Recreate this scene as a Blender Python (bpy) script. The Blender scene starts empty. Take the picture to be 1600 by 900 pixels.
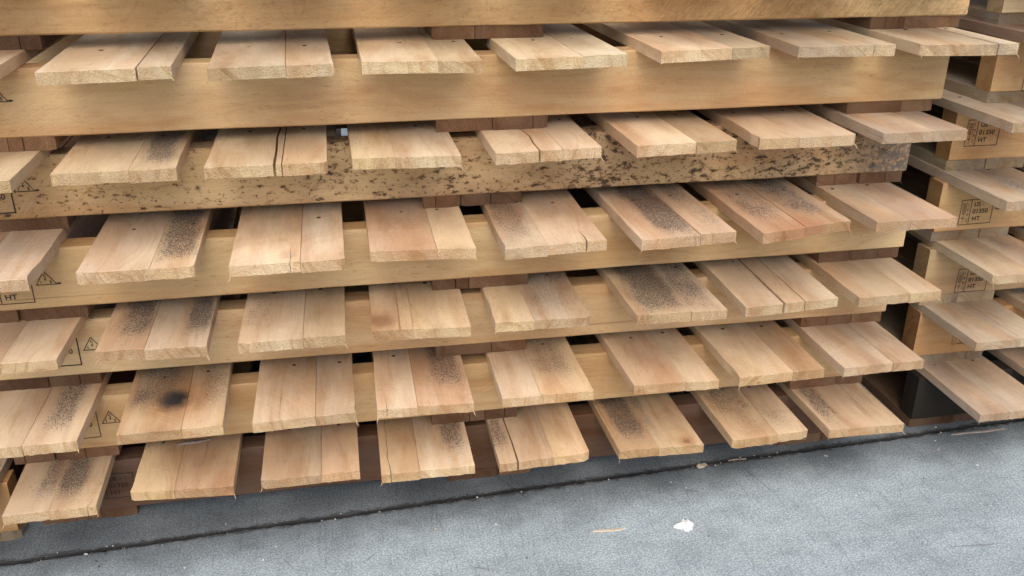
import bpy, bmesh, math, random
from mathutils import Vector, Matrix

# ------------------------------------------------------------------ camera
sc = bpy.context.scene
col = sc.collection
cam_d = bpy.data.cameras.new('camera')
cam = bpy.data.objects.new('camera', cam_d)
col.objects.link(cam)
YAW, PITCH, ROLL = -0.198222, -0.416423, -0.008129
Rz = Matrix.Rotation(YAW, 3, 'Z'); Rx = Matrix.Rotation(PITCH, 3, 'X'); Ry = Matrix.Rotation(ROLL, 3, 'Y')
R = Rz @ Rx @ Ry                      # columns: right, forward, up
right, fwd, up = R.col[0], R.col[1], R.col[2]
M3 = Matrix((right, up, -fwd)).transposed()
cam.matrix_world = Matrix.Translation((0, -1.3123, 0.9508)) @ M3.to_4x4()
cam_d.sensor_width = 36.0
cam_d.lens = 1455.3 / 1600 * 36
cam_d.clip_start = 0.02
cam_d.clip_end = 600
sc.camera = cam
sc.render.engine = 'CYCLES'
sc.cycles.max_bounces = 5; sc.cycles.diffuse_bounces = 3; sc.cycles.transparent_max_bounces = 4

# ------------------------------------------------------------------ light (overcast day)
SUN_EL, SUN_AZ = math.radians(51), math.radians(192)   # azimuth clockwise from +Y
w = bpy.data.worlds.new('World'); sc.world = w; w.use_nodes = True
nt = w.node_tree
bg = nt.nodes['Background']
sky = nt.nodes.new('ShaderNodeTexSky'); sky.sky_type = 'NISHITA'; sky.sun_disc = False
sky.sun_elevation = SUN_EL; sky.sun_rotation = SUN_AZ
sky.air_density = 1.0; sky.dust_density = 4.0; sky.ozone_density = 1.0
nt.links.new(sky.outputs[0], bg.inputs[0]); bg.inputs[1].default_value = 0.13
sd = bpy.data.lights.new('sun', 'SUN'); sd.energy = 1.5; sd.angle = math.radians(70); sd.color = (1, 0.97, 0.93)
sun = bpy.data.objects.new('sun', sd); col.objects.link(sun)
sdir = Vector((math.sin(SUN_AZ) * math.cos(SUN_EL), math.cos(SUN_AZ) * math.cos(SUN_EL), math.sin(SUN_EL)))
sun.rotation_euler = sdir.to_track_quat('Z', 'Y').to_euler(); sun.location = sdir * 8
vs = sc.view_settings
vs.view_transform = 'Standard'; vs.look = 'None'; vs.gamma = 1; vs.use_curve_mapping = False
vs.exposure = 0.6

# ------------------------------------------------------------------ node helpers
class NG:
    def __init__(s, name):
        s.m = bpy.data.materials.new(name); s.m.use_nodes = True
        s.t = s.m.node_tree; s.t.nodes.clear()
        s.out = s.n('ShaderNodeOutputMaterial'); s.b = s.n('ShaderNodeBsdfPrincipled')
        s.t.links.new(s.b.outputs[0], s.out.inputs[0])
    def n(s, typ, **kw):
        x = s.t.nodes.new(typ)
        for k, v in kw.items(): setattr(x, k, v)
        return x
    def put(s, sock, v):
        if isinstance(v, bpy.types.NodeSocket): s.t.links.new(v, sock)
        elif v is not None: sock.default_value = v
    def math(s, op, a, b=None, c=None, clamp=False):
        x = s.n('ShaderNodeMath', operation=op); x.use_clamp = clamp
        s.put(x.inputs[0], a)
        if b is not None: s.put(x.inputs[1], b)
        if c is not None: s.put(x.inputs[2], c)
        return x.outputs[0]
    def vmath(s, op, a, b=None):
        x = s.n('ShaderNodeVectorMath', operation=op); s.put(x.inputs[0], a)
        if b is not None: s.put(x.inputs[1], b)
        return x.outputs['Value'] if op in ('LENGTH', 'DISTANCE', 'DOT_PRODUCT') else x.outputs[0]
    def noise(s, vec, scale, detail=3, rough=.55, dist=0.0):
        x = s.n('ShaderNodeTexNoise'); s.put(x.inputs['Vector'], vec)
        x.inputs['Scale'].default_value = scale; x.inputs['Detail'].default_value = detail
        x.inputs['Roughness'].default_value = rough; x.inputs['Distortion'].default_value = dist
        return x.outputs[0]
    def ss(s, v, a, b, lo=0.0, hi=1.0):
        x = s.n('ShaderNodeMapRange', interpolation_type='SMOOTHSTEP')
        s.put(x.inputs[0], v); s.put(x.inputs[1], a); s.put(x.inputs[2], b); s.put(x.inputs[3], lo); s.put(x.inputs[4], hi)
        return x.outputs[0]
    def mix(s, f, a, b, mode='MIX'):
        x = s.n('ShaderNodeMix', data_type='RGBA', blend_type=mode)
        s.put(x.inputs[0], f)
        for sock, v in ((x.inputs[6], a), (x.inputs[7], b)):
            if isinstance(v, tuple) and len(v) == 3: v = (*v, 1)
            s.put(sock, v)
        return x.outputs[2]
    def attr(s, name):
        x = s.n('ShaderNodeAttribute', attribute_type='OBJECT', attribute_name=name); return x
    def scale(s, vec, v3):
        x = s.n('ShaderNodeVectorMath', operation='MULTIPLY'); s.put(x.inputs[0], vec); x.inputs[1].default_value = v3
        return x.outputs[0]
    def bump(s, h, strength, dist, prev=None):
        x = s.n('ShaderNodeBump'); x.inputs['Strength'].default_value = strength; x.inputs['Distance'].default_value = dist
        s.put(x.inputs['Height'], h)
        if prev is not None: s.put(x.inputs['Normal'], prev)
        return x.outputs[0]

def wood(name, axis, colA, colB, rough=.75, ENDA=(.9, .84, .74), ENDB=(1.1, 1.09, 1.0)):
    """axis 1: grain along local Y (boards), axis 0: grain along local X (stringers)."""
    g = NG(name)
    tc = g.n('ShaderNodeTexCoord'); P0 = tc.outputs['Object']
    seed = g.attr('seed').outputs['Fac']
    cs = g.n('ShaderNodeCombineXYZ')
    g.put(cs.inputs[0], g.math('MULTIPLY', seed, 3.17)); g.put(cs.inputs[1], g.math('MULTIPLY', seed, 1.31)); g.put(cs.inputs[2], g.math('MULTIPLY', seed, 2.23))
    P = g.vmath('ADD', P0, cs.outputs[0])
    st = (1, .07, 1) if axis == 1 else (.05, 1, 1)
    st2 = (1, .3, 1) if axis == 1 else (.25, 1, 1)
    sep = g.n('ShaderNodeSeparateXYZ'); g.put(sep.inputs[0], P0)
    x, y, z = sep.outputs
    nsep = g.n('ShaderNodeSeparateXYZ'); g.put(nsep.inputs[0], tc.outputs['Normal'])
    endm = g.ss(g.math('ABSOLUTE', nsep.outputs[axis]), .55, .8)
    # warped grain
    big = g.noise(g.scale(P, st2), 7, 2, .45)
    grainv = g.scale(P, st)
    acr = g.n('ShaderNodeSeparateXYZ'); g.put(acr.inputs[0], P)
    cvv = g.n('ShaderNodeCombineXYZ')
    g.put(cvv.inputs[0], g.math('MULTIPLY_ADD', big, .16, g.math('MULTIPLY_ADD', acr.outputs[0 if axis == 1 else 2], .55, g.math('MULTIPLY', acr.outputs[2 if axis == 1 else 1], .3))))
    g.put(cvv.inputs[1], seed)
    g.put(cvv.inputs[2], g.math('MULTIPLY', acr.outputs[axis], .02))
    grain = g.noise(cvv.outputs[0], 150, 3, .65)
    fine = g.noise(grainv, 330, 3, .65)
    c = g.mix(g.ss(big, .3, .7), colA, colB)
    hw = g.noise(g.scale(P, (1, .16, 1) if axis == 1 else (.12, 1, 1)), 19, 2, .5, .6)
    c = g.mix(g.ss(hw, .47, .60, 0, .62), c, g.mix(1, c, (.88, .765, .65), 'MULTIPLY'))
    c = g.mix(g.ss(hw, .47, .36, 0, .6), c, g.mix(1, c, (1.1, 1.16, 1.12), 'MULTIPLY'))
    c = g.mix(g.math('MULTIPLY', g.ss(grain, .5, .72), .30), c, g.mix(1, c, (.72, .58, .44), 'MULTIPLY'))
    c = g.mix(g.math('MULTIPLY', g.ss(grain, .48, .3), .22), c, g.mix(1, c, (1.18, 1.16, 1.12), 'MULTIPLY'))
    c = g.mix(g.ss(fine, .4, .7, 0, .2), c, g.mix(1, c, (.74, .66, .56), 'MULTIPLY'))
    fz = g.noise(P, 520, 2, .8)
    c = g.mix(g.ss(fz, .42, .62, 0, .34), c, g.mix(1, c, (1.22, 1.22, 1.2), 'MULTIPLY'))
    # soft blotches
    bl = g.noise(g.scale(P, st2), 26, 3, .6)
    c = g.mix(g.ss(bl, .46, .74, 0, .55), c, g.mix(1, c, (.74, .6, .48), 'MULTIPLY'))
    bl2 = g.noise(P, 11, 3, .6)
    c = g.mix(g.ss(bl2, .5, .3, 0, .5), c, g.mix(1, c, (1.14, 1.16, 1.17), 'MULTIPLY'))
    chk = g.noise(g.scale(P, (1, .012, 1) if axis == 1 else (.012, 1, 1)), 120, 2, .5)
    c = g.mix(g.math('MULTIPLY', g.ss(chk, .69, .73, 0, .5), g.ss(big, .45, .6)), c, g.mix(1, c, (.35, .26, .2), 'MULTIPLY'))
    # circular saw marks: arcs about a far centre
    off = g.n('ShaderNodeCombineXYZ')
    if axis == 1:
        g.put(off.inputs[0], g.math('ADD', x, g.math('MULTIPLY_ADD', g.math('FRACT', g.math('MULTIPLY', seed, 7.7)), .5, -.25)))
        g.put(off.inputs[1], g.math('ADD', y, g.math('MULTIPLY_ADD', g.math('FRACT', g.math('MULTIPLY', seed, 5.3)), .3, .1)))
    else:
        g.put(off.inputs[0], g.math('ADD', x, g.math('MULTIPLY_ADD', g.math('FRACT', g.math('MULTIPLY', seed, 7.7)), -1.0, .1)))
        g.put(off.inputs[1], g.math('ADD', z, .35))
    rad = g.vmath('LENGTH', off.outputs[0])
    rad = g.math('ADD', rad, g.math('MULTIPLY', g.noise(P, 30, 2), .006))
    cv = g.n('ShaderNodeCombineXYZ'); g.put(cv.inputs[0], rad); g.put(cv.inputs[1], seed)
    saw = g.noise(cv.outputs[0], 420, 2, .7)
    sawm = g.ss(g.noise(P, 14, 2), .42, .62)
    sawa = g.math('MULTIPLY', g.ss(saw, .52, .72), sawm)
    c = g.mix(g.math('MULTIPLY', sawa, .5), c, g.mix(1, c, (1.28, 1.26, 1.22), 'MULTIPLY'))
    sawd = g.math('MULTIPLY', g.ss(saw, .45, .25), sawm)
    c = g.mix(g.math('MULTIPLY', sawd, .34), c, g.mix(1, c, (.65, .58, .5), 'MULTIPLY'))
    fl = g.noise(g.scale(P, (1, .22, 1) if axis == 1 else (.22, 1, 1)), 340, 2, .6)
    c = g.mix(g.math('MULTIPLY', g.ss(fl, .6, .68), g.ss(bl2, .42, .66, .03, .42)), c, g.mix(1, c, (.52, .4, .28), 'MULTIPLY'))
    # tint of the piece
    c = g.mix(1, c, g.attr('tint').outputs['Color'], 'MULTIPLY')
    # end grain: paler, fuzzy, torn
    en = g.noise(P, 520, 3, .8)
    en2 = g.noise(P, 42, 3, .6)
    ec = g.mix(g.ss(en, .35, .7), g.mix(1, c, ENDA, 'MULTIPLY'), g.mix(1, c, ENDB, 'MULTIPLY'))
    ec = g.mix(g.ss(en2, .45, .75, 0, .45), ec, g.mix(1, ec, (.82, .7, .52), 'MULTIPLY'))
    ev = g.math('FRACT', g.math('MULTIPLY', seed, 3.37))
    ec = g.mix(g.ss(ev, .55, 1.0, 0, .75), ec, g.mix(1, c, (.92, .86, .72), 'MULTIPLY'))
    ec = g.mix(g.ss(ev, .35, 0.0, 0, .5), ec, g.mix(1, ec, (.8, .78, .78), 'MULTIPLY'))
    ec = g.mix(g.math('MULTIPLY', g.ss(grain, .52, .62), .35), ec, g.mix(1, ec, (.72, .6, .45), 'MULTIPLY'))
    c = g.mix(endm, c, ec)
    # knot
    ka = g.attr('knot_a').outputs['Fac']
    kv = g.n('ShaderNodeCombineXYZ')
    kx = g.math('SUBTRACT', x, g.attr('knot_x').outputs['Fac']); ky = g.math('SUBTRACT', y, g.attr('knot_y').outputs['Fac'])
    g.put(kv.inputs[0], kx); g.put(kv.inputs[1], g.math('MULTIPLY', ky, .75))
    kd = g.math('ADD', g.vmath('LENGTH', kv.outputs[0]), g.math('MULTIPLY_ADD', g.noise(P, 60, 3), .016, -.008))
    kr = g.attr('knot_r').outputs['Fac']
    km = g.math('MULTIPLY', g.ss(g.math('DIVIDE', kd, kr), 1.5, .35), ka, clamp=True)
    halo = g.math('MULTIPLY', g.ss(g.math('DIVIDE', kd, kr), 3.2, 1.0), g.math('MULTIPLY', ka, .55), clamp=True)
    rings = g.math('SINE', g.math('MULTIPLY', kd, 1500))
    kc = g.attr('knot_c').outputs['Color']
    c = g.mix(halo, c, g.mix(1, c, (.78, .56, .36), 'MULTIPLY'))
    c = g.mix(g.math('MULTIPLY', halo, g.ss(rings, .2, 1, 0, .35)), c, g.mix(1, c, (.7, .5, .32), 'MULTIPLY'))
    c = g.mix(km, c, kc)
    # mould stripe with speckle + light overall speckle
    ma = g.attr('mold_a').outputs['Fac']; mx = g.attr('mold_x').outputs['Fac']; mw = g.attr('mold_w').outputs['Fac']; mf = g.attr('mold_f').outputs['Fac']
    al = y if axis == 1 else x
    ac = x if axis == 1 else z
    wob = g.math('MULTIPLY_ADD', g.noise(g.scale(P, (1, .2, 1)), 45, 4, .7), .03, -.015)
    dd = g.math('DIVIDE', g.math('ABSOLUTE', g.math('SUBTRACT', g.math('ADD', ac, wob), mx)), g.math('MAXIMUM', mw, .001))
    stripe = g.math('MULTIPLY', g.ss(dd, 1.35, .45), g.ss(g.math('MULTIPLY_ADD', wob, 1.6, al), g.math('SUBTRACT', mf, .02), g.math('ADD', mf, .06)))
    stripe = g.math('MULTIPLY', stripe, ma)
    ms = g.attr('speck').outputs['Fac']
    amt = g.math('ADD', stripe, g.math('MULTIPLY', ms, g.ss(g.noise(P, 13, 2), .35, .7)), clamp=True)
    spn = g.noise(g.scale(P, (1, .5, 1)), 560, 4, .85)
    sp = g.ss(spn, g.math('MULTIPLY_ADD', amt, -.23, .655), g.math('MULTIPLY_ADD', amt, -.22, .73))
    sp = g.math('MULTIPLY', sp, g.ss(amt, .02, .25))
    c = g.mix(g.math('MULTIPLY', amt, .36), c, g.mix(.35, g.mix(1, c, (.55, .54, .54), 'MULTIPLY'), (.22, .21, .205)))
    c = g.mix(g.math('MULTIPLY', sp, .8), c, (.05, .047, .047))
    # blue-grey weather stain
    wa = g.attr('grey').outputs['Fac']
    wm = g.math('MULTIPLY', wa, g.ss(g.noise(g.scale(P, st2), 20, 4, .6), .3, .65))
    c = g.mix(wm, c, g.mix(.5, g.mix(1, c, (.6, .62, .66), 'MULTIPLY'), (.3, .3, .31)))
    h = g.math('ADD', g.math('MULTIPLY', fine, .7), g.math('MULTIPLY', fz, .6))
    rg = g.attr('rough').outputs['Fac']
    if axis == 0:
        # large mould spots on a stringer: denser towards the prop's end
        spots = g.attr('spots').outputs['Fac']
        dens = g.math('ADD', g.ss(x, .3, 1.1, .66, 1.02), g.math('MULTIPLY_ADD', g.noise(g.scale(P, (.6, 1, 1)), 9, 3), 2.0, -1.0))
        n1 = g.noise(g.scale(P, (.55, 1, 1.0)), 115, 4, .65, .15)
        n2 = g.noise(g.scale(P, (.75, 1, 1)), 215, 2, .5)
        t1 = g.math('MULTIPLY_ADD', dens, -.155, .70)
        s1 = g.ss(n1, t1, g.math('ADD', t1, .10))
        h1 = g.ss(n1, g.math('SUBTRACT', t1, .07), g.math('ADD', t1, .05))
        s2 = g.ss(n2, g.math('MULTIPLY_ADD', dens, -.10, .685), g.math('MULTIPLY_ADD', dens, -.10, .76))
        sm = g.math('MULTIPLY', g.math('MAXIMUM', s1, g.math('MULTIPLY', s2, .85)), spots, clamp=True)
        c = g.mix(g.math('MULTIPLY', g.math('MULTIPLY', spots, g.ss(dens, .55, 1.2)), .5), c, g.mix(.4, g.mix(1, c, (.5, .46, .42), 'MULTIPLY'), (.16, .14, .12)))
        c = g.mix(g.math('MULTIPLY', h1, g.math('MULTIPLY', spots, .45)), c, g.mix(1, c, (.5, .36, .24), 'MULTIPLY'))
        c = g.mix(g.math('MULTIPLY', sm, .88), c, (.03, .022, .016))
        bend = g.math('MULTIPLY', spots, g.ss(x, g.attr('len').outputs['Fac'], g.math('SUBTRACT', g.attr('len').outputs['Fac'], .16), 1, 0), clamp=True)
        c = g.mix(g.math('MULTIPLY', bend, g.ss(g.noise(P, 120, 4, .7), .35, .6)), c, (.15, .13, .115))
        rotm = g.n('ShaderNodeMapping'); g.put(rotm.inputs[0], P); rotm.inputs['Rotation'].default_value = (0, math.radians(-38), 0)
        fib = g.noise(g.vmath('MULTIPLY', rotm.outputs[0], (1, 1, .2)), 210, 3, .7, .6)
        rm = g.math('MULTIPLY', rg, g.ss(x, .75, 1.2))
        c = g.mix(g.math('MULTIPLY', rm, g.ss(fib, .4, .65, 0, .5)), c, g.mix(1, c, (1.45, 1.45, 1.4), 'MULTIPLY'))
        c = g.mix(g.math('MULTIPLY', rm, g.ss(fib, .45, .3, 0, .4)), c, g.mix(1, c, (.6, .5, .38), 'MULTIPLY'))
        h = g.math('ADD', h, g.math('MULTIPLY', g.math('MULTIPLY', fib, rm), 3))
        # the occasional wide saw-stop arc
    eh = g.math('MULTIPLY', en, g.math('MULTIPLY', endm, 2.6))
    h = g.math('ADD', h, eh)
    g.put(g.b.inputs['Normal'], g.bump(h, .85, .0012))
    g.put(g.b.inputs['Base Color'], c)
    g.b.inputs['Roughness'].default_value = rough
    g.b.inputs['Specular IOR Level'].default_value = .25
    return g.m

M_deck = wood('deck_board_wood', 1, (.635, .533, .412), (.53, .413, .295))
M_str = wood('stringer_wood', 0, (.60, .44, .26), (.50, .345, .182), .65, (.7, .6, .5), (.9, .8, .66))
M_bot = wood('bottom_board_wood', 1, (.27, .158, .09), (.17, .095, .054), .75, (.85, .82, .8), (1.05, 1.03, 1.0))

def plain(name, c, rough=.6, c2=None, scale=80, metal=0):
    g = NG(name); tc = g.n('ShaderNodeTexCoord')
    n = g.noise(tc.outputs['Object'], scale, 4, .6)
    g.put(g.b.inputs['Base Color'], g.mix(g.ss(n, .3, .7), c, c2 or tuple(v * .7 for v in c)))
    g.b.inputs['Roughness'].default_value = rough; g.b.inputs['Metallic'].default_value = metal
    g.put(g.b.inputs['Normal'], g.bump(n, .4, .001))
    return g.m
M_nail = plain('nail_steel', (.10, .075, .06), .6, (.05, .035, .03), 300, .3)
M_scrap = plain('white_foam', (.82, .82, .82), .8, (.7, .7, .7), 120)
M_sliver = plain('wood_sliver', (.56, .48, .38), .8, (.44, .36, .27), 200)
M_greysliver = plain('grey_wood_sliver', (.36, .31, .27), .8, (.25, .21, .18), 200)
M_grit = plain('pale_grit', (.62, .6, .57), .8, (.4, .38, .36), 60)
M_dark = plain('dark_grit', (.07, .065, .06), .9, (.03, .03, .03), 60)

def ink():
    g = NG('stamp_ink'); tc = g.n('ShaderNodeTexCoord')
    g.b.inputs['Base Color'].default_value = (.022, .016, .013, 1); g.b.inputs['Roughness'].default_value = .7
    n = g.noise(tc.outputs['Object'], 260, 3, .7)
    n2 = g.noise(g.vmath('ADD', tc.outputs['Object'], g.attr('seedv').outputs['Vector']), 45, 2, .6)
    a = g.math('MULTIPLY', g.ss(n, .24, .4), g.ss(n2, .25, .42, .4, 1))
    tr = g.n('ShaderNodeBsdfTransparent'); mx = g.n('ShaderNodeMixShader')
    g.put(mx.inputs[0], g.math('MULTIPLY', a, .93)); g.put(mx.inputs[1], tr.outputs[0]); g.put(mx.inputs[2], g.b.outputs[0])
    g.t.links.new(mx.outputs[0], g.out.inputs[0])
    return g.m
M_ink = ink()

JA, JB = -0.0505, 0.0445                     # joint between the slabs: y = JA + JB x
def concrete(name, base, dirt):
    g = NG(name); tc = g.n('ShaderNodeTexCoord'); P = tc.outputs['Object']
    sep = g.n('ShaderNodeSeparateXYZ'); g.put(sep.inputs[0], P)
    x, y, _ = sep.outputs
    blot = g.noise(g.scale(P, (.8, 1.3, 1)), 4.5, 5, .65, .5); med = g.noise(g.scale(P, (.6, 1.2, 1)), 26, 7, .75); fine = g.noise(P, 330, 3, .8)
    grit = g.noise(P, 620, 2, .8)
    c = g.mix(g.ss(blot, .3, .7), tuple(v * .88 for v in base), tuple(min(1, v * 1.14) for v in base))
    c = g.mix(g.ss(med, .46, .62, 0, .4), c, g.mix(1, c, (.66, .67, .68), 'MULTIPLY'))
    c = g.mix(g.ss(med, .46, .34, 0, .3), c, g.mix(1, c, (1.2, 1.2, 1.19), 'MULTIPLY'))
    c = g.mix(g.ss(fine, .48, .62, 0, .75), c, g.mix(1, c, (.42, .44, .46), 'MULTIPLY'))
    c = g.mix(g.ss(fine, .47, .36, 0, .9), c, g.mix(1, c, (1.5, 1.5, 1.48), 'MULTIPLY'))
    c = g.mix(g.ss(grit, .62, .75, 0, .5), c, (.6, .62, .64))
    c = g.mix(g.ss(grit, .36, .26, 0, .6), c, (.07, .07, .075))
    # broom strokes
    rot = g.n('ShaderNodeMapping'); g.put(rot.inputs[0], P); rot.inputs['Rotation'].default_value = (0, 0, math.radians(6)); rot.inputs['Scale'].default_value = (1, .06, 1)
    br = g.noise(rot.outputs[0], 190, 3, .6)
    c = g.mix(g.ss(br, .52, .66, 0, .42), c, g.mix(1, c, (.66, .67, .7), 'MULTIPLY'))
    # hairline cracks
    vo = g.n('ShaderNodeTexVoronoi', feature='DISTANCE_TO_EDGE')
    g.put(vo.inputs['Vector'], g.vmath('ADD', g.scale(P, (1, .45, 1)), g.scale(g.n('ShaderNodeTexNoise').outputs[1], (0, 0, 0))))
    vo.inputs['Scale'].default_value = 5.5
    wn = g.noise(P, 30, 3, .6)
    cr = g.math('MULTIPLY', g.ss(g.math('ADD', vo.outputs['Distance'], g.math('MULTIPLY', wn, .012)), .0105, .0065), g.ss(g.noise(P, 6, 2), .5, .6))
    c = g.mix(g.math('MULTIPLY', cr, .5), c, (.1, .1, .11))
    # dirt worked into the slab edge along the joint, blotchy
    d = g.math('ABSOLUTE', g.math('SUBTRACT', y, g.math('MULTIPLY_ADD', x, JB, JA)))
    dn = g.math('ADD', d, g.math('MULTIPLY_ADD', g.noise(P, 9, 4, .65), .16, -.08))
    dm = g.math('MULTIPLY', g.ss(dn, dirt[0], 0.0), dirt[1])
    c = g.mix(dm, c, g.mix(.3, g.mix(1, c, (.42, .43, .45), 'MULTIPLY'), (.07, .07, .075)))
    fr = g.math('ADD', d, g.math('MULTIPLY_ADD', g.noise(P, 55, 4, .7), .03, -.015))
    c = g.mix(g.ss(fr, .012, .003, 0, .75), c, (.035, .034, .034))
    g.put(g.b.inputs['Base Color'], c)
    g.b.inputs['Roughness'].default_value = .95
    g.b.inputs['Specular IOR Level'].default_value = .12
    h = g.math('ADD', g.math('MULTIPLY', fine, .8), g.math('MULTIPLY', grit, .6))
    g.put(g.b.inputs['Normal'], g.bump(h, .3, .0008))
    return g.m
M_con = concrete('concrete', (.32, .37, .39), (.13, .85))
M_con2 = concrete('shaded_stained_concrete', (.215, .245, .262), (.12, .5))  # darker base holds painted shade beside the stack, plus damp and dirt
M_dirt = plain('joint_dirt', (.022, .021, .021), .95, (.009, .009, .009), 150)

# ------------------------------------------------------------------ object helpers
def link(name, me, mat, parent=None, loc=(0, 0, 0), rz=0.0, ry=0.0, **props):
    o = bpy.data.objects.new(name, me); col.objects.link(o)
    if me is not None and mat is not None: me.materials.append(mat)
    if parent is not None: o.parent = parent
    o.location = loc; o.rotation_euler = (0, ry, rz)
    for k, v in props.items(): o[k] = v
    return o
def mesh(name, bm):
    me = bpy.data.meshes.new(name); bmesh.ops.recalc_face_normals(bm, faces=bm.faces[:]); bm.to_mesh(me); bm.free(); return me
def wave(rng, n=4, lo=8, hi=70):
    T = [(rng.uniform(lo, hi), rng.uniform(0, 6.28), rng.uniform(.4, 1)) for _ in range(n)]
    s = sum(t[2] for t in T)
    return lambda u: sum(a * math.sin(f * u + p) for f, p, a in T) / s
def splinter(bm, p, d, length, r, rng):
    d = Vector(d).normalized(); a = d.orthogonal().normalized(); b = d.cross(a)
    p = Vector(p); q = p + d * length * .55 + a * length * rng.uniform(-.12, .12); e = p + d * length + a * length * rng.uniform(-.25, .25) + b * length * rng.uniform(-.25, .25)
    v = [bm.verts.new(p + (a * math.cos(t) + b * math.sin(t)) * r) for t in (0, 2.1, 4.2)]
    m = [bm.verts.new(q + (a * math.cos(t) + b * math.sin(t)) * r * .7) for t in (0, 2.1, 4.2)]
    t = bm.verts.new(e)
    for i in range(3):
        j = (i + 1) % 3
        bm.faces.new((v[i], v[j], m[j], m[i])); bm.faces.new((m[i], m[j], t))

def plank(w, L, t, rng, cracks=(), y1=0.0, jag=1.0, fuzz=6, outer=(1, 1)):
    """Board along +Y; sawn front end at y=0 (y1 = how much the right corner is further back)."""
    bm = bmesh.new()
    f1, f2, f3 = wave(rng, 4, 40, 300), wave(rng, 4, 60, 420), wave(rng, 3, 3, 25)
    chips = [rng.uniform(.003, .009) if rng.random() < .22 * outer[q] else 0 for q in range(2)]
    wn = [rng.uniform(.0015, .004) if rng.random() < .2 * outer[q] else (.0006 if outer[q] else .0001) for q in range(2)]
    def fy(x):
        y = y1 * (x / w + .5) + jag * (.0008 * f1(x) + .0004 * rng.uniform(-1, 1))
        for s_, d in ((chips[0], x + w / 2), (chips[1], w / 2 - x)):
            if s_ and d < s_: y += (s_ - d) * rng.uniform(.5, .9)
        return y
    n = max(8, int(w / .005)); pts = []; soft = []
    xs = [-w / 2 + w * i / n for i in range(n + 1)]
    cr = sorted(cracks)
    for i, x in enumerate(xs):
        skip = False
        for c, cl, cw in cr:
            if abs(x - c) < cw + .002: skip = True
        if not skip or i in (0, n): pts.append((x, fy(x))); soft.append(1)
        for c, cl, cw in cr:
            nx = xs[i + 1] if i < n else 9
            if x <= c < nx:
                k = 9; wv = wave(rng, 4, 25, 160)
                path = [(c + .0035 * (wv(cl * j / k) - wv(0)) * min(1, j / 2), cl * j / k) for j in range(k + 1)]
                y0 = fy(c)
                for j in range(k):
                    pts.append((path[j][0] - cw / 2 * (1 - j / k), y0 + path[j][1])); soft.append(0)
                pts.append((path[k][0], y0 + path[k][1])); soft.append(0)
                for j in range(k - 1, -1, -1):
                    pts.append((path[j][0] + cw / 2 * (1 - j / k) + .0001, y0 + path[j][1])); soft.append(0)
    ys = [.012, .03, .06, .1, .16, .25, .4, .7]
    ys = [v for v in ys if v < L * .9]
    for v in ys: pts.append((w / 2 - wn[1] * abs(f3(v * 3)), v + y1 + chips[1] * .8)); soft.append(1)
    pts += [(w / 2, L), (-w / 2, L)]; soft += [1, 1]
    for v in reversed(ys): pts.append((-w / 2 + wn[0] * abs(f3(v * 3 + 2)), v + chips[0] * .8)); soft.append(1)
    N = len(pts); ch = .00045
    ins = []
    for i in range(N):
        a, b, c = Vector(pts[i - 1]), Vector(pts[i]), Vector(pts[(i + 1) % N])
        e1, e2 = (b - a), (c - b)
        n1 = Vector((-e1.y, e1.x)); n2 = Vector((-e2.y, e2.x))
        nn = (n1.normalized() + n2.normalized())
        nn = nn.normalized() if nn.length > 1e-6 else Vector((0, 0))
        ins.append(b + nn * ch * (1 if soft[i] else .1) * rng.uniform(.5, 1.5))
    def low(i):
        x, y = pts[i]
        fr = soft[i] and y < y1 + .004 and i <= n + 40
        return (x, y + (jag * .0012 * f2(x) + rng.uniform(-.0004, .0004) * jag if fr else 0)), (jag * .0007 * f1(x * 1.7 + .4) if fr else 0)
    rings = [[bm.verts.new((p.x, p.y, 0)) for p in ins],
             [bm.verts.new((p[0], p[1], -ch)) for p in pts], [], []]
    for i in range(N):
        (x, y), dz = low(i)
        rings[2].append(bm.verts.new((x, y, -t + ch * .6 + dz)))
        rings[3].append(bm.verts.new((ins[i].x, ins[i].y + .0005, -t)))
    for a, b in zip(rings, rings[1:]):
        for i in range(N):
            j = (i + 1) % N
            bm.faces.new((a[i], b[i], b[j], a[j]))
    bm.faces.new(rings[0]); bm.faces.new(rings[3][::-1])
    bmesh.ops.recalc_face_normals(bm, faces=bm.faces[:])
    for _ in range(fuzz):
        s = rng.random()
        if s < .6:
            x = rng.uniform(-w / 2, w / 2); splinter(bm, (x, y1 * (x / w + .5) + .001, -t + .001), (rng.uniform(-.6, .6), -1, rng.uniform(-.9, .2)), rng.uniform(.002, .006), .00022, rng)
        elif s < .93:
            sx = rng.choice((-1, 1)); splinter(bm, (sx * w / 2, (y1 if sx > 0 else 0) + rng.uniform(0, .1), -rng.uniform(.001, t)), (sx, -rng.uniform(.2, 1.5), rng.uniform(-.4, .4)), rng.uniform(.003, .007), .0002, rng)
        else:
            sx = (1 if outer[1] else -1) if outer != (1, 1) else rng.choice((-1, 1)); splinter(bm, (sx * (w / 2 - .001), (y1 if sx > 0 else 0) + .001, -t + .002), (sx * .5, -1, -1.1), rng.uniform(.005, .013), .0007, rng)
    me = bpy.data.meshes.new('deck_board'); bm.to_mesh(me); bm.free()
    return me

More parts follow.
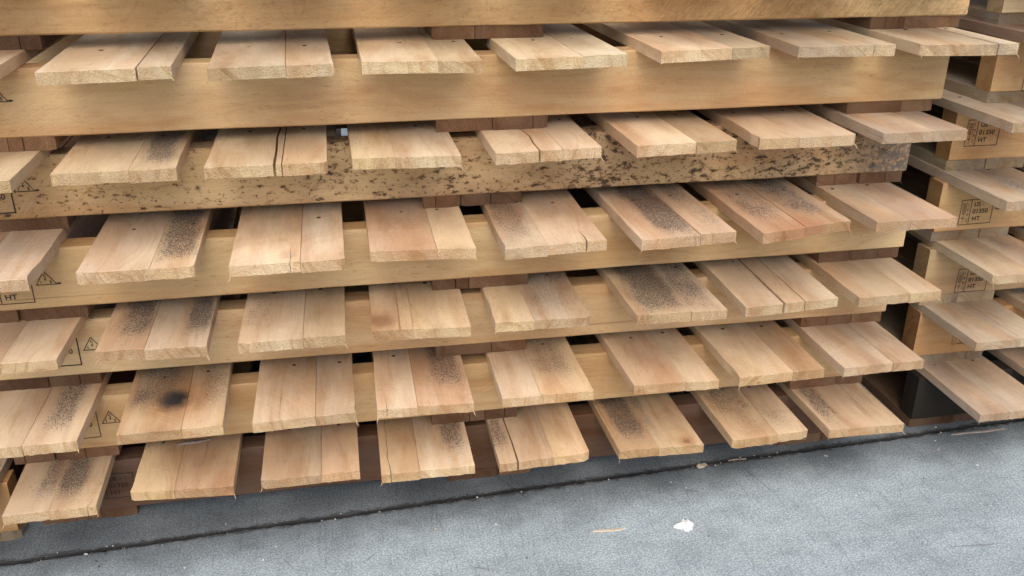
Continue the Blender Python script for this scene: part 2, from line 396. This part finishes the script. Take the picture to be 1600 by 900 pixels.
def beam(L, T, H, rng, hairs=0):
    bm = bmesh.new(); ch = .0018; n = 40
    prof = [(ch, 0), (T - ch, 0), (T, ch), (T, H - ch), (T - ch, H), (ch, H), (0, H - ch), (0, ch)]
    W = [wave(rng, 4, 4, 60) for _ in prof]
    rings = []
    for i in range(n + 1):
        x = L * i / n
        rings.append([bm.verts.new((x, p[0] + .0004 * W[k](x), p[1] + .0006 * W[k](x + 3))) for k, p in enumerate(prof)])
    for a, b in zip(rings, rings[1:]):
        for i in range(8):
            j = (i + 1) % 8; bm.faces.new((a[i], b[i], b[j], a[j]))
    bm.faces.new(rings[0]); bm.faces.new(rings[-1][::-1])
    bmesh.ops.recalc_face_normals(bm, faces=bm.faces[:])
    for _ in range(hairs):
        x = rng.uniform(.55, 1.0) ** .7 * L; z = rng.uniform(0, H * .95)
        splinter(bm, (x, .0005, z), (rng.uniform(-.8, -.1), -.25, rng.uniform(-1.2, -.3)), rng.uniform(.003, .012), .0002, rng)
    for _ in range(6):
        x = rng.uniform(0, L); splinter(bm, (x, .001, .001), (rng.uniform(-1, 1), -.6, -.6), rng.uniform(.003, .008), .00022, rng)
    me = bpy.data.meshes.new('stringer'); bm.to_mesh(me); bm.free()
    return me

# ------------------------------------------------------------------ the stamp (flat print on stringers)
def text_mesh(bm, s, x, z, h, sx=1.0, rot=0.0, bold=.0):
    cu = bpy.data.curves.new('t', 'FONT'); cu.body = s; cu.size = h / .70; cu.offset = bold * h
    o = bpy.data.objects.new('t', cu); col.objects.link(o)
    me = bpy.data.meshes.new_from_object(o.evaluated_get(bpy.context.evaluated_depsgraph_get()))
    bpy.data.objects.remove(o); bpy.data.curves.remove(cu)
    c, sn = math.cos(rot), math.sin(rot)
    vs_ = [bm.verts.new((x + c * v.co.x * sx - sn * v.co.y, 0, z + sn * v.co.x * sx + c * v.co.y)) for v in me.vertices]
    for p in me.polygons:
        try: bm.faces.new([vs_[i] for i in p.vertices])
        except ValueError: pass
    bpy.data.meshes.remove(me)
def bar(bm, x0, z0, x1, z1, w):
    d = Vector((x1 - x0, z1 - z0)).normalized(); nx, nz = -d.y * w / 2, d.x * w / 2
    e = d * w * .4
    q = [(x0 - e.x + nx, z0 - e.y + nz), (x0 - e.x - nx, z0 - e.y - nz), (x1 + e.x - nx, z1 + e.y - nz), (x1 + e.x + nx, z1 + e.y + nz)]
    bm.faces.new([bm.verts.new((a, 0, b)) for a, b in q])
def stamp_mesh(thick=.0011):
    bm = bmesh.new(); W, H, D = .062, .045, .019
    for a in ((0, 0, W, 0), (W, 0, W, H), (W, H, 0, H), (0, H, 0, 0), (D, 0, D, H)): bar(bm, *a, thick)
    text_mesh(bm, 'US -', D + .0055, .0325, .0074, 1.05, bold=.02)
    text_mesh(bm, '01350', D + .0045, .0195, .0078, 1.08, bold=.02)
    text_mesh(bm, 'HT', D + .0055, .0062, .0078, 1.1, bold=.02)
    # wheat-ear symbol and the four letters beside it
    bar(bm, .0068, .004, .0068, .040, .0006)
    for k in range(5):
        z = .019 + k * .0042
        bar(bm, .0068, z, .0030, z + .003, .0008); bar(bm, .0068, z, .0106, z + .003, .0008)
        bar(bm, .0030, z + .003, .0034, z + .0055, .0006); bar(bm, .0106, z + .003, .0102, z + .0055, .0006)
    bar(bm, .0068, .0105, .0035, .0135, .0008); bar(bm, .0068, .0105, .0101, .0135, .0008)
    for k, chh in enumerate('IPPC'): text_mesh(bm, chh, .0125, .0335 - k * .0095, .0055, .95)
    me = bpy.data.meshes.new('stamp'); bm.to_mesh(me); bm.free(); me.materials.append(M_ink); return me
def triangle_mesh():
    bm = bmesh.new(); B, H = .0265, .0205
    for a in ((0, 0, B, 0), (B, 0, B * .46, H), (B * .46, H, 0, 0)): bar(bm, *a, .0012)
    text_mesh(bm, 'C', B * .46 - .0018, H * .56, .0042, 1.0, bold=.05)
    text_mesh(bm, '1', .0048, .0019, .0042, 1.0, bold=.05)
    text_mesh(bm, '4', B * .46 - .0014, H * .28, .0044, 1.0, bold=.05)
    text_mesh(bm, 'S', B - .0088, .0019, .0042, 1.0, bold=.05)
    c = [bm.verts.new((B + .003 + .0032 * math.cos(a), 0, .0008 + .0015 * math.sin(a))) for a in [k * math.pi / 6 for k in range(12)]]
    bm.faces.new(c)
    me = bpy.data.meshes.new('mill_mark'); bm.to_mesh(me); bm.free(); me.materials.append(M_ink); return me
ME_stamp, ME_tri = stamp_mesh(), triangle_mesh()
ME_stamp_b = stamp_mesh(.0018)

# ------------------------------------------------------------------ the ground: two concrete slabs with an open joint
def ground():
    bm = bmesh.new()
    bm.faces.new([bm.verts.new(v) for v in ((-250, -250, -.014), (250, -250, -.014), (250, 250, -.014), (-250, 250, -.014))])
    g = link('ground', mesh('ground', bm), M_dirt, kind='structure')
    rng = random.Random(5)
    A, Bw, Cw = wave(rng, 5, 20, 160), wave(rng, 5, 20, 160), wave(rng, 4, 3, 14)
    xs = [-2.0 + .008 * i for i in range(526)]
    def jy(x): return JA + JB * x + .0035 * Cw(x)
    for side in (-1, 1):
        bm = bmesh.new()
        wv = A if side < 0 else Bw
        edge = [(x, jy(x) + side * (.0026 + .0016 * wv(x) + .0016 * Cw(x * 2.1 + side) + rng.uniform(-.0014, .0014))) for x in xs]
        edge = [(-240, jy(-240) if False else JA + JB * -2)] + edge + [(240, JA + JB * 2.2)]
        far = [(240, side * 240), (-240, side * 240)]
        n = len(edge)
        crumb = [(x, y + side * (.0012 + .0012 * abs(wv(x * 2.3 + 1)))) for x, y in edge]
        top = [bm.verts.new((x, y, 0)) for x, y in crumb] 
        lip = [bm.verts.new((x, y, -.0025)) for x, y in edge]
        bot = [bm.verts.new((x, y, -.02)) for x, y in edge]
        fv = [bm.verts.new((x, y, 0)) for x, y in far]
        bm.faces.new(top + fv)
        for i in range(n - 1):
            bm.faces.new((top[i], top[i + 1], lip[i + 1], lip[i])); bm.faces.new((lip[i], lip[i + 1], bot[i + 1], bot[i]))
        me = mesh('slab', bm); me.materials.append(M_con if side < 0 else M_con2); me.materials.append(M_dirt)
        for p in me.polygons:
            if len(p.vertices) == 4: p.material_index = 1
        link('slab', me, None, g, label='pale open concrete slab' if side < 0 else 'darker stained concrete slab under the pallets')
    # dirt lying in the joint
    bm = bmesh.new()
    va = [bm.verts.new((x, jy(x) - .011, -.011 + .002 * A(x * 2))) for x in xs]; vb = [bm.verts.new((x, jy(x) + .011, -.011 + .002 * Bw(x * 2))) for x in xs]
    for i in range(len(xs) - 1): bm.faces.new((va[i], va[i + 1], vb[i + 1], vb[i]))
    link('joint_filler', mesh('joint_filler', bm), M_dirt, g)
    return jy
jy = ground()

# ------------------------------------------------------------------ pallets
HS, TT, TB = .089, .01543, .0188
PP = HS + TT + TB
DEPTH = 1.0
# measured deck-board pairs: left x, seam x, right x, front y left, front y right, skew
BOARDS = {
0: [(-0.4902, -0.4287, -0.3654, -0.1363, -0.1372, -0.1045), (-0.3235, -0.2613, -0.1764, -0.1127, -0.124, 0.009), (-0.1381, -0.0491, 0.0082, -0.1181, -0.1168, 0.0098), (0.0399, 0.0979, 0.1824, -0.1344, -0.1351, 0.0387), (0.2204, 0.3075, 0.3653, -0.1404, -0.1316, 0.0353), (0.4124, 0.4769, 0.5506, -0.1385, -0.1455, -0.0249), (0.6021, 0.6803, 0.7359, -0.1418, -0.1394, -0.0619), (0.7699, 0.8528, 0.9026, -0.1417, -0.1481, -0.0445)],
1: [(-0.5118, -0.4358, -0.3658, -0.1469, -0.1469, 0.036), (-0.3168, -0.2311, -0.1755, -0.1414, -0.1426, -0.0161), (-0.1355, -0.0484, 0.0085, -0.1449, -0.1365, 0.0112), (0.0385, 0.0972, 0.179, -0.1384, -0.1461, 0.0266), (0.2218, 0.2805, 0.3607, -0.1409, -0.1435, 0.012), (0.425, 0.5077, 0.5589, -0.1397, -0.1442, -0.0162), (0.5934, 0.6836, 0.7373, -0.1444, -0.1415, -0.01), (0.7683, 0.8547, 0.9084, -0.145, -0.1424, -0.0058)],
2: [(-0.5152, -0.4392, -0.3692, -0.1527, -0.1527, 0.0322), (-0.3249, -0.2622, -0.1813, -0.1386, -0.1444, -0.0103), (-0.1412, -0.0548, 0.0032, -0.1456, -0.1429, 0.0116), (0.0393, 0.0969, 0.1776, -0.139, -0.1462, 0.0161), (0.2131, 0.2696, 0.3524, -0.1418, -0.1442, 0.0083), (0.4194, 0.5031, 0.5575, -0.1512, -0.1525, -0.0308), (0.5864, 0.6841, 0.7398, -0.1551, -0.1417, 0.0078), (0.7714, 0.8586, 0.9131, -0.1494, -0.1443, -0.063)],
3: [(-0.5235, -0.4475, -0.3775, -0.1487, -0.1487, 0.0656), (-0.3252, -0.2368, -0.1823, -0.1377, -0.1403, 0.0015), (-0.139, -0.0497, 0.0074, -0.1503, -0.1481, 0.0099), (0.0409, 0.1297, 0.182, -0.1289, -0.1401, 0.0193), (0.2189, 0.2789, 0.3638, -0.1539, -0.1434, 0.0202), (0.4117, 0.5, 0.5545, -0.152, -0.1468, -0.0251), (0.5889, 0.6611, 0.7395, -0.1583, -0.1311, -0.0085), (0.7746, 0.8286, 0.9041, -0.1429, -0.1462, -0.1468)],
4: [(-0.5225, -0.4465, -0.3765, -0.1687, -0.1687, 0.0281), (-0.3364, -0.2469, -0.1905, -0.1493, -0.1468, -0.0113), (-0.1571, -0.0624, -0.0059, -0.1526, -0.1525, 0.0094), (0.0258, 0.0814, 0.1669, -0.143, -0.1518, 0.0), (0.2131, 0.3059, 0.3605, -0.1503, -0.1398, -0.006), (0.4097, 0.4976, 0.5578, -0.1448, -0.1356, -0.0795), (0.5922, 0.6515, 0.7397, -0.1379, -0.1375, 0.0062), (0.7811, 0.8648, 0.9178, -0.1408, -0.1412, -0.0686)],
5: [(-0.5277, -0.4517, -0.3817, -0.1076, -0.1076, 0.0368), (-0.3306, -0.2212, -0.1817, -0.118, -0.1067, -0.0089), (-0.1385, -0.0478, 0.0095, -0.1303, -0.1172, -0.0222), (0.0438, 0.1383, 0.1934, -0.1142, -0.1255, 0.0315), (0.2365, 0.326, 0.3874, -0.1236, -0.1154, -0.0369), (0.4399, 0.5462, 0.6033, -0.0994, -0.0844, -0.0152), (0.6404, 0.7033, 0.7843, -0.0957, -0.1027, 0.0279), (0.8221, 0.9349, 0.9658, -0.1088, -0.1208, 0.0107)]}
BOARDS[6] = [(a + .03, b + .03, c + .03, d, e, f) for a, b, c, d, e, f in BOARDS[2]]
BOTTOM = {6: [(-.5, -.359), (.151, .31), (.824, .977)], 5: [(-.505, -.355), (.149, .311), (.788, .939)], 4: [(-.515, -.369), (.13, .281), (.77, .921)],
          3: [(-.505, -.358), (.137, .285), (.776, .921)], 2: [(-.51, -.364), (.141, .286), (.768, .917)], 1: [(-.507, -.356), (.131, .273), (.765, .905)], 0: [(-.492, -.349), (.155, .30), (.762, .90)]}
RIGHT_END = {6: .986, 5: .948, 4: .926, 3: .927, 2: .922, 1: .909, 0: .903}
DY = [.00787, -.00281, .00305, -.01739, .01324, -.02035, .01639]
RZ = [-.00225, -.0016, -.0113, .00245, -.00005, .00984, .003]
# mould stripes in a pair: u0, u1, strength, distance from the sawn end where it starts
MOLD = {(5, 6): [(.0, .2, .25, .0)], (5, 7): [(.05, .3, .35, .0)], (4, 1): [(.68, .95, .95, .006)], (4, 3): [(0, .12, .45, .03)], (4, 7): [(.7, 1, .3, 0)],
        (3, 1): [(.62, .97, .95, .004)], (3, 4): [(.02, .35, .7, .015)], (3, 5): [(.25, .6, .95, .0), (.75, .95, .4, .02)], (3, 6): [(.1, .45, .55, .03), (.55, .9, .6, .03)],
        (2, 1): [(.15, .42, .8, .015), (.78, .97, .85, .012)], (2, 2): [(.05, .25, .45, .03)], (2, 4): [(.45, .95, .5, .02)], (2, 5): [(.1, .62, .95, .0), (.64, .95, .75, .0)],
        (2, 6): [(.6, .85, .35, .02)], (1, 0): [(.62, .88, .85, .012)], (1, 1): [(.05, .5, .75, .05), (.75, .98, .45, .06)], (1, 3): [(.62, .95, .8, .03)], (1, 4): [(.45, .9, .5, .02)],
        (1, 5): [(0, .1, .2, 0)], (0, 0): [(.28, .48, .65, .02), (.5, .8, .95, .008)], (0, 3): [(.7, .95, .85, .025)], (0, 4): [(.0, .14, .85, .02)], (0, 5): [(.08, .42, 1., .006), (.46, .55, .6, .02)],
        (0, 6): [(.1, .5, .4, .02), (.6, .9, .3, .0)], (0, 7): [(.08, .3, .85, .008)]}
SPECK = {(3, 4): .2, (3, 5): .3, (3, 6): .3, (2, 1): .3, (2, 3): .2, (2, 4): .2, (2, 5): .35, (2, 2): .15, (1, 1): .35, (1, 3): .15, (1, 4): .25, (0, 6): .35, (0, 0): .2, (0, 5): .2, (0, 3): .12, (1, 7): .15, (5, 7): .2}
GREY = {(5, 6): .35, (5, 7): .45, (4, 7): .4, (3, 7): .35, (3, 0): .3, (2, 7): .15, (1, 7): .25}
# knots: u in pair, y from the sawn end, radius, amount, colour
KNOT = {(1, 1): (.48, .085, .021, 1., (.012, .01, .009)), (3, 6): (.5, .012, .024, .7, (.42, .2, .11)), (2, 3): (.1, .03, .019, .8, (.24, .12, .055)), (3, 2): (.5, .03, .006, .7, (.55, .42, .3)),
        (0, 5): (.82, .012, .006, .8, (.2, .08, .05)), (5, 2): (.1, .02, .005, 0., (.2, .1, .05))}
# splits: u in pair, length, width at the sawn end
CRACK = {(5, 1): [], (5, 5): [(.66, .06, .0012)], (5, 6): [(.78, .05, .001)], (4, 2): [(.565, .6, .0035)], (4, 4): [(.41, .35, .0028)], (3, 4): [(.8, .05, .0022)], (3, 2): [(.52, .07, .0007)],
         (2, 6): [(.41, .8, .0042)], (0, 4): [(.2, .5, .0026)], (0, 3): [(.1, .2, .0009)], (4, 5): [], (1, 3): [(.1, .03, .0008)], (0, 0): [(.9, .02, .001)]}
SEAMGAP = {(5, 7): .0034, (5, 1): .0022, (4, 2): .0012, (2, 6): .0014, (3, 5): .0012}

TINTS = [(1.0, .97, .93), (1.03, 1.0, .92), (1.0, .92, .86), (1.04, 1.05, 1.04), (.92, .91, .89), (1.06, 1.0, .88), (.98, .89, .83), (.86, .82, .78), (1.1, 1.08, 1.02), (.9, .85, .76)]

def deck_piece(root, xl, xr, y0, y1, xc, rng, skew, z, tint, fuzz, cracks=(), mold=None, speck=0., grey=0., knot=None, t=TT, outer=(1, 1)):
    wdt = xr - xl
    L = DEPTH + .14 - y0
    me = plank(wdt, L, t, rng, cracks, y1 - y0, rng.uniform(.35, 1.0), fuzz, outer)
    mx, mw, ma, mf = mold if mold else (0, .01, 0, 0)
    kx, ky, kr, ka, kc = knot if knot else (9, 9, .01, 0., (.2, .1, .05))
    return link('deck_board', me, M_deck, root, ((xl + xr) / 2 - xc, y0, z + rng.choice((0, 0, .0003, .0007))), -skew, rng.uniform(-.005, .005),
                seed=rng.uniform(0, 40), tint=tint, mold_x=mx, mold_w=mw, mold_a=ma, mold_f=mf, speck=float(speck), grey=float(grey),
                knot_x=kx, knot_y=ky, knot_r=kr, knot_a=ka, knot_c=kc, rough=0.)

def pallet(k, label, world, rz, boards, bottoms, x0, x1, seed, group, key=None, stamp=None, sprops={}, row_tint=(1, 1, 1), bot_tint=(1, 1, 1), hairs=0, side_light=False):
    rng = random.Random(seed)
    xc = (x0 + x1) / 2
    c, s = math.cos(rz), math.sin(rz)
    root = bpy.data.objects.new('pallet', None); col.objects.link(root)
    root.location = (world[0] + xc * c, world[1] + xc * s, k * PP); root.rotation_euler = (0, 0, rz)
    root.empty_display_size = .1
    root['label'] = label; root['category'] = 'pallet'; root['group'] = group
    # stringers
    front = None
    for yy in (0, DEPTH / 2 - .019, DEPTH - .038):
        p = dict(seed=rng.uniform(0, 40), tint=(1., 1., 1.), mold_x=9., mold_w=.01, mold_a=0., mold_f=0., speck=0., grey=0., knot_x=9., knot_y=9., knot_r=.01, knot_a=0., knot_c=(.2, .1, .05), rough=0., spots=0., len=x1 - x0)
        if yy == 0: p.update(sprops)
        o = link('stringer', beam(x1 - x0, .038, HS, rng, hairs if yy == 0 else 0), M_str, root, (x0 - xc, yy, TB - .0002), **p)
        if yy == 0: front = o
    # deck boards in pairs
    nails = []
    for i, (a, m, b, ya, yb, sk) in enumerate(boards):
        sk = max(-.014, min(.014, sk))
        kk = (key, i)
        gap = SEAMGAP.get(kk, rng.uniform(.0001, .0004)) if key is not None else rng.uniform(.0002, .0006)
        wpair = b - a; ym = ya + (yb - ya) * (m - a) / wpair
        base = rng.choice(TINTS)
        for side in (0, 1):
            xl, xr = (a, m - gap / 2) if side == 0 else (m + gap / 2, b)
            y0, y1 = (ya, ym) if side == 0 else (ym, yb)
            if side and rng.random() < .6: dyy = rng.uniform(-.0022, .0022); y0 += dyy; y1 += dyy
            tt = base if rng.random() < .35 else rng.choice(TINTS)
            tint = tuple(tt[q] * row_tint[q] * 1.0 for q in range(3))
            bf = rng.uniform(.92, 1.08); tint = tuple(v * bf for v in tint)
            xm = (xl + xr) / 2
            mold = None; cr = []; kn = None
            if key is not None:
                for (u0, u1, st, mf) in MOLD.get(kk, []):
                    l, r = max(a + u0 * wpair, xl), min(a + u1 * wpair, xr)
                    if r - l > .006: mold = ((l + r) / 2 - xm, (r - l) / 2 + .004, st, mf)
                for (u, cl, cw) in CRACK.get(kk, []):
                    x = a + u * wpair
                    if xl + .004 < x < xr - .004: cr.append((x - xm, cl, cw))
                if kk in KNOT:
                    u, ky, kr, ka, kc = KNOT[kk]; kn = (a + u * wpair - xm, ky, kr, ka, kc)
                sp, gr = SPECK.get(kk, .04), GREY.get(kk, 0.)
            else:
                if rng.random() < .35:
                    mold = (rng.uniform(-.3, .3) * (xr - xl), rng.uniform(.012, .03), rng.uniform(.3, .8), rng.uniform(0, .04))
                sp, gr = rng.choice((0., .1, .3)), rng.choice((.2, .35, .55))
            deck_piece(root, xl, xr, y0, y1, xc, rng, sk, TB + HS + TT, tint, rng.choice((3, 5, 8, 14)), cr, mold, sp, gr, kn, TT + rng.uniform(-.0002, .0012), (1, 0) if side == 0 else (0, 1))
            for yy in (.019, DEPTH / 2, DEPTH - .02):
                nails.append((xm - xc + rng.uniform(-.012, .012) + sk * (yy - y0), yy + rng.uniform(-.006, .006)))
    # nails: heads set a little into the boards
    bm = bmesh.new()
    for x, y in nails:
        r = rng.uniform(.0024, .0034)
        ring = [bm.verts.new((x + r * math.cos(t), y + r * .9 * math.sin(t), TB + HS + TT + .0007)) for t in [q * math.pi / 4 for q in range(8)]]
        low = [bm.verts.new((v.co.x, v.co.y, TB + HS + TT - .004)) for v in ring]
        bm.faces.new(ring)
        for q in range(8): bm.faces.new((ring[q], low[q], low[(q + 1) % 8], ring[(q + 1) % 8]))
    link('nails', mesh('nails', bm), M_nail, root, kind='stuff')
    # bottom boards, ends nearly flush with the stringer
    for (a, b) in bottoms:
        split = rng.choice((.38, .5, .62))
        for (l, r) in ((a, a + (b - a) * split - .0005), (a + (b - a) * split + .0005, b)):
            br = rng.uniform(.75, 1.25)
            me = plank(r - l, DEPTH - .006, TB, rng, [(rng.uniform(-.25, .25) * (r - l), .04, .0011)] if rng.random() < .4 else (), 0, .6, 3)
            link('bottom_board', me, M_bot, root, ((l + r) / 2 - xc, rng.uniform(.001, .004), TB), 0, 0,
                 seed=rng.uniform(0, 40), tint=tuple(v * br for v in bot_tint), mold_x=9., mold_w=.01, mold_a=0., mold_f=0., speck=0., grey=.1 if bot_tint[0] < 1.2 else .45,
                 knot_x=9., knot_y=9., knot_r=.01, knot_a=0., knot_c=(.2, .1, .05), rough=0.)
    if stamp:
        sx, sz, bold, tri = stamp
        o = link('stamp', ME_stamp_b if bold else ME_stamp, None, front, (sx - x0, -.0009, sz - TB), seedv=(rng.uniform(0, 9), 0., 0.), label='black heat-treatment stamp reading US - 01350 HT')
        o.rotation_euler = (0, rng.uniform(-.02, .02), 0)
        if tri is not None:
            link('stamp', ME_tri, None, front, (tri[0] - x0, -.0009, tri[1] - TB), seedv=(rng.uniform(0, 9), 0., 0.), label='small black triangle mark with C 1 4 S')
    return root

G_MAIN = 'pallets of the long stack with its whole front open'
MAIN = {
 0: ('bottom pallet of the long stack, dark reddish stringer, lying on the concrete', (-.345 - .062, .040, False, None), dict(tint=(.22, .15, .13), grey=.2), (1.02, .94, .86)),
 1: ('second pallet up in the long stack, deck board with a burnt black knot', (-.3765 - .062, .0375, False, (-.371, .0612)), dict(tint=(1., .97, .92)), (1.03, .96, .90)),
 2: ('third pallet up in the long stack, deck boards with heavy black mould streaks', (-.386 - .062, .036, True, (-.379, .0593)), dict(tint=(1.02, 1.0, 1.0)), (1.0, .97, .93)),
 3: ('fourth pallet up in the long stack, pink knot on a deck board end', (-.4225 - .062, .0295, False, (-.4158, .055)), dict(tint=(1.0, .98, .93)), (1.02, .96, .92)),
 4: ('fifth pallet up in the long stack, stringer covered in black mould spots', (-.4325 - .062, .0285, True, (-.4289, .0584)), dict(tint=(1.0, .97, .92), spots=1.), (1.0, .99, .95)),
 5: ('sixth pallet up in the long stack, clean smooth tan stringer', (-.43 - .062, .033, False, (-.427, .0665)), dict(tint=(1.0, .95, .90)), (1.05, 1.05, 1.0)),
 6: ('topmost pallet of the long stack, stringer rough and hairy towards one end', None, dict(tint=(1.06, 1.02, .95), rough=1., spots=.18), (1.05, 1.03, 1.0))}
for k in range(7):
    lab, st, sp, rt = MAIN[k]
    x0 = BOTTOM[k][0][0] - .002
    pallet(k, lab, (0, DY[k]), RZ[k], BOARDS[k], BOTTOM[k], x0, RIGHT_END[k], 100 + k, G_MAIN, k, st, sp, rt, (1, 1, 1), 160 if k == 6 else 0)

def generic(rng, x0, x1, y):
    out = []; n = 8; pitch = (x1 - x0 - .142) / (n - 1)
    for i in range(n):
        a = x0 + pitch * i + (rng.uniform(-.006, .006) if i else 0); wd = rng.uniform(.136, .148)
        ya = y + rng.uniform(-.008, .008)
        out.append((a, a + wd * rng.choice((.4, .6, .5)), a + wd, ya, ya + rng.uniform(-.008, .008), rng.uniform(-.008, .008)))
    return out

RX = [1.037, 1.029, 1.022, 1.020, 1.032, 1.058, 1.055]
RY = [.018, .041, .04, .039, .055, .022, .03]
RB = [1.045, 1.031, 1.031, 1.027, 1.012, 1.045, 1.03]
RS = [None, (.077, .038), (.0646, .0222), (.0439, .03), (.0237, .0437), (.0575, .0196), None]
RL = ['bottom pallet of the neighbouring stack, dark weathered stringer on the concrete',
      'second pallet up in the neighbouring stack, stamp mostly hidden behind its deck board',
      'third pallet up in the neighbouring stack, stringer end stained blue-black beside the stamp',
      'fourth pallet up in the neighbouring stack, pale stringer with a full stamp',
      'fifth pallet up in the neighbouring stack, orange-tan stringer with a full stamp',
      'sixth pallet up in the neighbouring stack, under a dark brown deck board',
      'topmost pallet of the neighbouring stack, pale stringer']
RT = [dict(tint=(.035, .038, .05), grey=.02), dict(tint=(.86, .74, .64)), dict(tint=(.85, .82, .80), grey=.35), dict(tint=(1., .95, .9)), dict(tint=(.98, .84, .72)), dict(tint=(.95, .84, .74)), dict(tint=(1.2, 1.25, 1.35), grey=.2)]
for k in range(7):
    rng = random.Random(300 + k)
    x0 = RX[k]; x1 = x0 + 1.42
    bb = generic(rng, RB[k], x1, -.155)
    yb = [0.0] * 8
    st = (x0 + RS[k][0], RS[k][1], False, (x0 + RS[k][0] + .068, RS[k][1] + .026)) if RS[k] else None
    rt = (.42, .33, .28) if k == 5 else (.93, .92, .90)
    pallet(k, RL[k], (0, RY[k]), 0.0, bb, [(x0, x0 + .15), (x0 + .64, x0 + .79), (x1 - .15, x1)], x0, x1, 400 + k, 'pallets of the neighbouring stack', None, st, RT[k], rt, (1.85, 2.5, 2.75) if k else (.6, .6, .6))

for k, lab in enumerate(['bottom pallet of a third stack, splintered stringer top and pale bottom board', 'second pallet of the third stack, on top of the splintered one', 'third pallet of the third stack']):
    rng = random.Random(500 + k)
    x1 = -.516 - (.05 if k else 0); x0 = x1 - 1.42
    bb = generic(rng, x0, x1 - .008, -.12)
    pallet(k, lab, (0, -.022), 0.0, bb, [(x0, x0 + .15), (x0 + .64, x0 + .79), (x1 - .15, x1)], x0, x1, 600 + k, 'pallets of the third stack', None, None, dict(tint=(.9, .75, .62)), (.9, .9, .88), (2.0, 2.7, 2.9), 0)

# ------------------------------------------------------------------ litter on the concrete
def sliver(name, label, p0, p1, wd, z, mat, cat, seed, bend=.1, hf=1.0):
    rng = random.Random(seed); bm = bmesh.new()
    a, b = Vector(p0), Vector(p1); d = b - a; n = Vector((-d.y, d.x)).normalized(); N = 8; rings = []
    for i in range(N + 1):
        t = i / N; c = a + d * t - n * bend * d.length * math.sin(t * 3.14) ; ww = wd * (.35 + .65 * math.sin(min(1, t * 2 + .25) * 1.57)) * (1 if t < .8 else 1.6 - .75 * t) * rng.uniform(.8, 1.15)
        zz = z + .0012 * math.sin(t * 5)
        rings.append([bm.verts.new((c.x + n.x * o * ww, c.y + n.y * o * ww, zz + h)) for o, h in ((-.5, 0), (.5, 0), (.35, wd * .35 * hf), (-.35, wd * .4 * hf))])
    for r, s in zip(rings, rings[1:]):
        for i in range(4): bm.faces.new((r[i], s[i], s[(i + 1) % 4], r[(i + 1) % 4]))
    bm.faces.new(rings[0]); bm.faces.new(rings[-1])
    c = (a + b) / 2
    for v in bm.verts: v.co.x -= c.x; v.co.y -= c.y; v.co.z -= z
    o = link(name, mesh(name, bm), mat, None, (c.x, c.y, z)); o['label'] = label; o['category'] = cat
sliver('wood_sliver', 'pale wood sliver lying on the open concrete beside the white scrap', (.364, -.166), (.419, -.166), .0055, 0, M_sliver, 'sliver', 1, .05)
sliver('wood_sliver', 'long grey splinter on the concrete in front of the neighbouring stack', (1.10, -.0175), (1.215, -.016), .006, 0, M_greysliver, 'splinter', 2, .02)
sliver('wood_sliver', 'short tan wood chip lying across the joint between the slabs', (.594, -.030), (.613, -.022), .013, .0, M_sliver, 'wood chip', 3, .0, .25)
sliver('wood_sliver', 'thin splinter stuck in the joint between the slabs', (.655, -.021), (.69, -.0185), .004, .0, M_greysliver, 'splinter', 4, .02)
sliver('wood_sliver', 'grey splinter lying on a deck board of the bottom pallet', (-.272, .012), (-.222, .02), .006, PP + .001, M_greysliver, 'splinter', 5, .05)

def scrap():
    rng = random.Random(9); bm = bmesh.new()
    out = [(-.019, .002), (-.012, .005), (-.006, .007), (-.002, .013), (.002, .016), (.005, .012), (.010, .014), (.012, .008), (.016, .006), (.015, .000), (.010, -.004), (.009, -.010), (.004, -.009), (.002, -.012), (-.004, -.011), (-.006, -.004), (-.013, -.002)]
    n = len(out)
    lo = [bm.verts.new((x, y, 0.0)) for x, y in out]
    hi = [bm.verts.new((x * .93 + rng.uniform(-.0006, .0006), y * .93, .0035 + rng.uniform(-.001, .0022))) for x, y in out]
    ctr = [bm.verts.new((x * .45 + rng.uniform(-.001, .001), y * .45, .0065 + rng.uniform(-.0022, .002))) for x, y in out]
    top = bm.verts.new((.001, .001, .006))
    for i in range(n):
        j = (i + 1) % n
        bm.faces.new((lo[i], lo[j], hi[j], hi[i])); bm.faces.new((hi[i], hi[j], ctr[j], ctr[i])); bm.faces.new((ctr[i], ctr[j], top))
    bm.faces.new(lo[::-1])
    o = link('foam_scrap', mesh('foam_scrap', bm), M_scrap, None, (.513, -.181, 0))
    o['label'] = 'small torn white scrap lying on the open concrete'; o['category'] = 'scrap'
scrap()

def grit(name, label, mat, n, seed, sizes, near):
    rng = random.Random(seed); bm = bmesh.new()
    for _ in range(n):
        x = rng.uniform(-.6, 1.5)
        y = jy(x) + (rng.gauss(0, .004) if rng.random() < near else rng.uniform(-.5, .03))
        r = sizes[0] + (sizes[1] - sizes[0]) * rng.random() ** 3
        d = abs(y - jy(x)); z = -.004 if d < .0035 else 0
        m = Matrix.Translation((x, y, z + r * .25)) @ Matrix.Rotation(rng.uniform(0, 6), 4, 'Z') @ Matrix.Diagonal((r * rng.uniform(.7, 1.8), r, r * .5, 1))
        bmesh.ops.create_icosphere(bm, subdivisions=1, radius=1, matrix=m)
    o = link(name, mesh(name, bm), mat, None, kind='stuff'); o['label'] = label; o['category'] = 'grit'
grit('pale_grit', 'pale grit and crumbs scattered over the concrete', M_grit, 230, 21, (.0004, .0024), .35)
grit('wood_crumbs', 'tan wood crumbs and bits of splinter fallen on the concrete', M_sliver, 110, 23, (.0005, .0026), .45)
grit('dark_grit', 'dark dirt crumbs lying in and beside the slab joint', M_dark, 650, 22, (.0004, .0022), .85)
